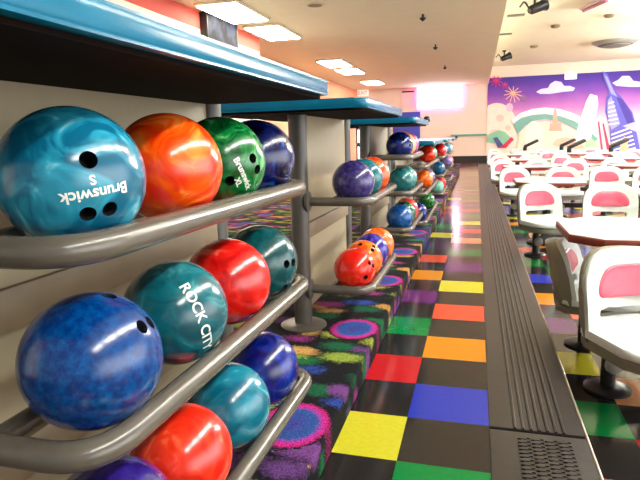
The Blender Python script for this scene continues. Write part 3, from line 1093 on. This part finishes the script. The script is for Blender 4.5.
# ------------------------------------------------------------------ television on left wall
t = thing('television', 'flat television on the left wall under the red band', 'television', (-3.98, 8.45, 2.72))
bm = bmesh.new(); box(bm, -0.068, 0.06, -0.56, 0.56, -0.33, 0.33, bev=0.012); link_mesh('casing', bm, M['black'], t)
m, nt, b = new_mat('television_picture')
tc = nt.nodes.new('ShaderNodeTexCoord'); n1 = nt.nodes.new('ShaderNodeTexNoise'); n1.inputs['Scale'].default_value = 4; n1.inputs['Detail'].default_value = 6
nt.links.new(tc.outputs['Object'], n1.inputs['Vector'])
rp = nt.nodes.new('ShaderNodeValToRGB'); rp.color_ramp.elements[0].position = 0.35; rp.color_ramp.elements[0].color = lin((30, 60, 40)); rp.color_ramp.elements[1].position = 0.62; rp.color_ramp.elements[1].color = lin((140, 150, 190))
e = rp.color_ramp.elements.new(0.5); e.color = lin((56, 66, 96))
nt.links.new(n1.outputs['Fac'], rp.inputs['Fac']); nt.links.new(rp.outputs['Color'], b.inputs['Emission Color']); b.inputs['Emission Strength'].default_value = 0.4
b.inputs['Roughness'].default_value = 0.6
b.inputs['Specular IOR Level'].default_value = 0.1
b.inputs['Base Color'].default_value = (0.01, 0.01, 0.01, 1)
bm = bmesh.new(); box(bm, 0.0601, 0.064, -0.52, 0.52, -0.29, 0.29); link_mesh('screen', bm, m, t, smooth=False)
# wall rail on far left wall
bm = bmesh.new(); box(bm, -4.8, -4.76, 12.0, 14.2, 2.62, 2.66, bev=0.01)
tag(link_mesh('wall_rail', bm, M['black']), 'thin black rail on the warm lit wall at the left', 'rail')

# ------------------------------------------------------------------ back wall things
YB = 22.7
t = thing('lit_sign', 'glowing pinkish white light box high on the back wall', 'lit sign', (-1.46, YB, 2.6))
bm = bmesh.new(); box(bm, -0.86, 0.86, -0.16, 0.0, -0.46, 0.40, bev=0.02); link_mesh('casing', bm, M['signhalo'], t)  # sides glow pink in place of the halo around the sign
bm = bmesh.new(); box(bm, -0.82, 0.82, -0.175, -0.161, -0.42, 0.36); link_mesh('lit_face', bm, M['sign'], t, smooth=False)
# EXIT sign
t = thing('exit_sign', 'small red EXIT sign high on the back wall at left', 'sign', (-4.5, YB - 0.05, 2.9))
bm = bmesh.new(); box(bm, -0.22, 0.22, -0.04, 0.04, -0.14, 0.10, bev=0.01); link_mesh('box', bm, M['exitw'], t)
def flat_text(name, txt, size, mat, parent, loc, rot=(PI / 2, 0, 0), ext=0.004):
    cu = bpy.data.curves.new(name, 'FONT'); cu.body = txt; cu.size = size; cu.align_x = 'CENTER'; cu.align_y = 'CENTER'; cu.extrude = ext
    o = bpy.data.objects.new(name, cu); C.objects.link(o)
    dg = bpy.context.evaluated_depsgraph_get()
    me = bpy.data.meshes.new_from_object(o.evaluated_get(dg)); bpy.data.objects.remove(o)
    me.materials.clear(); me.materials.append(mat)
    q = bpy.data.objects.new(name, me); C.objects.link(q); q.parent = parent; q.location = loc; q.rotation_euler = rot
    return q
flat_text('lettering', 'EXIT', 0.19, M['exitr'], t, (0, -0.046, -0.02))
t = thing('exit_sign', 'small pale EXIT sign above the mural', 'sign', (3.26, YB - 0.05, 3.14))
bm = bmesh.new(); box(bm, -0.2, 0.2, -0.04, 0.04, -0.13, 0.13, bev=0.01); link_mesh('box', bm, emit('exit_pale', (255, 225, 225), 0.9), t)
flat_text('lettering', 'EXIT', 0.16, emit('exit_pale_letters', (250, 150, 150), 0.9), t, (0, -0.046, 0))
# poster
t = thing('wall_poster', 'pale pink poster with a dark heading beside the lit sign', 'poster', (-2.68, YB, 2.6))
bm = bmesh.new(); box(bm, -0.27, 0.27, -0.02, 0.0, -0.38, 0.38); link_mesh('sheet', bm, plain('poster_pink', (236, 196, 200), 0.7), t, smooth=False)
bm = bmesh.new(); box(bm, -0.24, 0.24, -0.026, -0.0201, 0.22, 0.28); link_mesh('heading', bm, M['black'], t, smooth=False)
# blue door
bm = bmesh.new(); box(bm, -3.28, -2.2, YB - 0.06, YB, 0.0, 2.06, bev=0.01)
d = struct('door_1', bm, M['blue'], smooth=True)
bm = bmesh.new(); tube(bm, [(-2.32, YB - 0.1, 0.95), (-2.32, YB - 0.1, 1.1)], 0.02, 10); link_mesh('door_handle', bm, M['cap'], d)
# daylight window/door with dark bars at far left
bm = bmesh.new()
for x in (-4.78, -4.36, -3.94):
    box(bm, x - 0.035, x + 0.035, YB - 0.08, YB - 0.01, 0.2, 2.0)
for z in (0.2, 0.85, 1.45, 2.0):
    box(bm, -4.78, -3.94, YB - 0.08, YB - 0.01, z - 0.03, z + 0.03)
w = struct('window_1', bm, M['black'])
bm = bmesh.new(); box(bm, -4.78, -3.94, YB - 0.04, YB - 0.02, 0.2, 2.0); link_mesh('pane', bm, emit('daylight_pane', (235, 240, 255), 2.2), w, smooth=False)

# ------------------------------------------------------------------ mural
def mural():
    x0, x1, z0, z1 = 0.36, 6.6, -0.1, 3.21
    t = thing('wall_mural', 'cosmic city mural with purple sky, moon and tower covering the back wall', 'mural', (0, YB, 0))
    m, nt, b = new_mat('mural_sky')
    N, L = nt.nodes, nt.links
    tc = N.new('ShaderNodeTexCoord'); sx = N.new('ShaderNodeSeparateXYZ'); L.new(tc.outputs['Object'], sx.inputs[0])
    mr = N.new('ShaderNodeMapRange'); mr.inputs[1].default_value = 0.9; mr.inputs[2].default_value = 3.2; L.new(sx.outputs['Z'], mr.inputs[0])
    rp = N.new('ShaderNodeValToRGB'); el = rp.color_ramp.elements
    el[0].position = 0.0; el[0].color = lin((250, 226, 214)); el[1].position = 1.0; el[1].color = lin((62, 40, 140))
    for pos, c in ((0.28, (240, 190, 205)), (0.5, (196, 120, 190)), (0.72, (124, 70, 170)), (0.88, (84, 50, 156))):
        e = el.new(pos); e.color = lin(c)
    nz = N.new('ShaderNodeTexNoise'); nz.inputs['Scale'].default_value = 1.2; L.new(tc.outputs['Object'], nz.inputs['Vector'])
    ad = N.new('ShaderNodeMath'); ad.operation = 'MULTIPLY_ADD'; ad.inputs[1].default_value = 0.16; L.new(nz.outputs['Fac'], ad.inputs[0])
    sb = N.new('ShaderNodeMath'); sb.operation = 'SUBTRACT'; sb.inputs[1].default_value = 0.08
    L.new(mr.outputs[0], ad.inputs[2]); L.new(ad.outputs[0], sb.inputs[0]); L.new(sb.outputs[0], rp.inputs['Fac'])
    L.new(rp.outputs['Color'], b.inputs['Base Color']); b.inputs['Roughness'].default_value = 0.8
    bm = bmesh.new(); box(bm, x0, x1, -0.02, 0.0, z0, z1); link_mesh('painted_sky', bm, m, t, smooth=False)
    lay = [0.022]
    def poly(name, pts, col, rough=0.8):
        """flat painted shape on the mural, pts in wall metres"""
        y = -lay[0]; lay[0] += 0.0006
        bm = bmesh.new()
        a = [bm.verts.new((p[0], y, p[1])) for p in pts]
        bb = [bm.verts.new((p[0], y + 0.0004, p[1])) for p in pts]
        bm.faces.new(a); bm.faces.new(list(reversed(bb)))
        for k in range(len(pts)):
            j = (k + 1) % len(pts)
            bm.faces.new((a[j], a[k], bb[k], bb[j]))
        mt = col if not isinstance(col, tuple) else plain('mural_paint', col, rough, noise=0.05, nscale=5)
        return link_mesh(name, bm, mt, t, smooth=False)
    S = YB / 549.0     # metres per picture pixel at the wall, used to draw at real size
    def W(px, py):
        # wall point seen at this place of the photograph
        d = r_ * ((px - 320) / 549.0) + u_ * (-(py - 240) / 549.0) + f_
        k = YB / d.y
        return (d.x * k, H + d.z * k)
    def ell(cx, cy, rx, ry, n=28, a0=0, a1=2 * PI, clip=None):
        pts = []
        for k in range(n):
            a = a0 + (a1 - a0) * k / n
            pts.append(W(cx + rx * math.cos(a), cy + ry * math.sin(a)))
        return [(max(x0 + 0.002, p[0]), p[1]) for p in pts]
    poly('painted_moon', ell(497, 130, 21, 27), (244, 222, 208))
    for c, rr in (((500, 118), 4), ((508, 128), 3), ((495, 134), 5), ((503, 140), 3)):
        poly('painted_crater', ell(c[0], c[1], rr, rr * .9, 14), (226, 196, 182))
    poly('painted_planet', ell(509.5, 107.5, 3.6, 4.4, 18), (232, 180, 205))
    poly('painted_planet', ell(523, 98.5, 4, 4, 18), (142, 96, 150))
    # fireworks
    for (cx, cy, rad, col, cnt) in ((513, 93, 9, (244, 186, 150), 11), (496, 80, 6.5, (214, 50, 110), 9), (505, 84, 4, (190, 60, 130), 7)):
        for k in range(cnt):
            a = PI * 2 * k / cnt + 0.2
            ex, ey = cx + rad * math.cos(a), cy + rad * math.sin(a) * 0.9 + 1.5
            nx, ny = -math.sin(a) * 0.45, math.cos(a) * 0.45
            poly('painted_firework', [W(cx + nx, cy + ny), W(cx - nx, cy - ny), W(ex - nx, ey - ny), W(ex + nx, ey + ny)], col)
    def cloud(parts, col):
        pts = []
        for px, py in parts:
            pts.append(W(px, py))
        poly('painted_cloud', pts, col)
    cloud([(536, 92), (541, 89), (548, 88), (550, 84), (555, 81), (561, 82), (564, 86), (570, 86), (575, 88), (573, 91), (562, 92), (550, 94), (540, 94)], (214, 208, 240))
    cloud([(612, 83), (618, 80), (622, 76), (629, 76), (633, 81), (640, 82), (650, 84), (648, 87), (630, 87), (616, 86)], (210, 206, 242))
    # dome bridge arc
    def arc(pts_top, pts_bot, col, name):
        poly(name, [W(*p) for p in pts_top] + [W(*p) for p in reversed(pts_bot)], col)
    top = [(511, 120), (520, 113), (532, 109), (545, 107.5), (560, 109), (575, 114), (590, 123), (602, 134)]
    bot = [(513, 124), (521, 118), (532, 115), (545, 114), (560, 116), (574, 121), (588, 130), (598, 139)]
    bot2 = [(518, 134), (525, 126), (533, 121), (545, 119), (560, 121), (572, 127), (584, 135), (592, 143)]
    arc(bot, bot2, (120, 170, 160), 'painted_arch_underside')  # teal-green underside of the arch, part of the artwork
    arc(top, bot, (222, 228, 240), 'painted_arch')
    poly('painted_arena', [W(516, 150), W(520, 132), W(530, 124), W(545, 121), W(560, 124), W(575, 131), W(590, 142), W(598, 152)], (250, 226, 206))
    poly('painted_glow', ell(534, 136, 9, 15, 24), (255, 248, 224))
    poly('painted_castle', [W(549, 131), W(550, 122), W(552, 124), W(553.5, 112), W(555, 106), W(556.5, 113), W(558, 124), W(560.5, 121), W(562, 131)], (240, 170, 150))
    poly('painted_terrace', [W(552, 145), W(556, 139), W(566, 137), W(580, 140), W(584, 148), W(570, 150)], (244, 190, 168))
    poly('painted_search_beam', [W(573, 142), W(586, 101), W(590, 94), W(597, 96), W(598, 104), W(590, 142)], (255, 246, 246))
    # pink rocket
    poly('painted_rocket', [W(600, 155), W(596, 128), W(596, 120), W(600, 116), W(604, 122), W(609, 140), W(612, 154)], (250, 214, 218))
    poly('painted_rocket_stripe', [W(598.5, 132), W(597.5, 122), W(599, 121), W(603, 152), W(601, 153)], (226, 60, 100))
    poly('painted_rocket_stripe', [W(602, 124), W(603.5, 123), W(610, 150), W(607, 152)], (226, 60, 100))
    # tower
    tower = (98, 92, 190); tower_l = (150, 150, 226); tower_d = (70, 58, 150)
    poly('painted_tower', [W(611, 152), W(609, 125), W(605, 112), W(606, 98), W(609, 92), W(603, 78), W(602, 71), W(607, 74), W(614, 90), W(621, 97), W(632, 112), W(640, 140), W(650, 150)], tower)
    poly('painted_tower_face', [W(607, 113), W(607.5, 101), W(611, 96), W(620, 124), W(611, 130)], tower_l)
    poly('painted_tower_face', [W(616, 97), W(622, 99), W(631, 113), W(633, 122), W(627, 124)], tower_d)
    poly('painted_tower_face', [W(604, 75), W(607, 77), W(613, 90), W(617, 97), W(611, 94)], tower_l)
    for k in range(6):
        yy = 103 + k * 4.2
        poly('painted_window_band', [W(608, yy), W(613.5 + k * 1.0, yy - 1.6), W(613.8 + k * 1.0, yy - 0.4), W(608, yy + 1.4)], (236, 238, 252))
    for k in range(6):
        yy = 134 + k * 4
        poly('painted_window_band', [W(611, yy), W(630 + k, yy - 7), W(630.6 + k, yy - 5.6), W(611, yy + 1.6)], (232, 234, 250))
    poly('painted_tower_face', [W(622, 126), W(634, 122), W(645, 134), W(648, 152), W(640, 152), W(636, 132)], (176, 178, 236))
    # low foreground art
    poly('painted_bush', [W(486.6, 142), W(489, 134), W(494, 132), W(499, 130), W(505, 132), W(510, 137), W(514, 141), W(500, 144)], (134, 190, 160))
    poly('painted_pennant', [W(493, 138), W(497, 137), W(503, 145), W(498, 148)], (76, 84, 140))
    poly('painted_pennant', [W(503, 145), W(511, 137), W(514, 139), W(506, 148), W(498, 148)], (206, 50, 84))
    poly('painted_tree', [W(583, 150), W(586, 141), W(591, 138), W(595, 142), W(598, 150)], (176, 212, 170))
    poly('painted_dome', [W(619, 152), W(620, 143), W(624, 136), W(627, 142), W(629, 152)], (226, 186, 150))
mural()

# ------------------------------------------------------------------ light
wd = bpy.data.worlds.new('world'); scene.world = wd; wd.use_nodes = True
nt = wd.node_tree
bg = nt.nodes['Background']
# daylight from the open lane side (+X) of the hall, dim elsewhere
tc = nt.nodes.new('ShaderNodeTexCoord')
sx = nt.nodes.new('ShaderNodeSeparateXYZ')
nt.links.new(tc.outputs['Generated'], sx.inputs[0])
az = nt.nodes.new('ShaderNodeMapRange'); az.interpolation_type = 'SMOOTHSTEP'
az.inputs[1].default_value = 0.55; az.inputs[2].default_value = 0.95
nt.links.new(sx.outputs['X'], az.inputs[0])
e1 = nt.nodes.new('ShaderNodeMapRange'); e1.interpolation_type = 'SMOOTHSTEP'
e1.inputs[1].default_value = -0.40; e1.inputs[2].default_value = 0.0
nt.links.new(sx.outputs['Z'], e1.inputs[0])
e2 = nt.nodes.new('ShaderNodeMapRange'); e2.interpolation_type = 'SMOOTHSTEP'
e2.inputs[1].default_value = 0.40; e2.inputs[2].default_value = 0.12
nt.links.new(sx.outputs['Z'], e2.inputs[0])
m1 = nt.nodes.new('ShaderNodeMath'); m1.operation = 'MULTIPLY'
nt.links.new(e1.outputs[0], m1.inputs[0]); nt.links.new(e2.outputs[0], m1.inputs[1])
m2 = nt.nodes.new('ShaderNodeMath'); m2.operation = 'MULTIPLY'
nt.links.new(az.outputs[0], m2.inputs[0]); nt.links.new(m1.outputs[0], m2.inputs[1])
m3 = nt.nodes.new('ShaderNodeMath'); m3.operation = 'MULTIPLY_ADD'
m3.inputs[1].default_value = 3.6; m3.inputs[2].default_value = 0.3
nt.links.new(m2.outputs[0], m3.inputs[0])
bg.inputs[0].default_value = (0.98, 0.98, 0.96, 1)
nt.links.new(m3.outputs[0], bg.inputs[1])

scene.view_settings.view_transform = 'Standard'
scene.view_settings.look = 'None'
scene.view_settings.gamma = 1.0
scene.view_settings.exposure = 0.5
scene.view_settings.use_curve_mapping = False
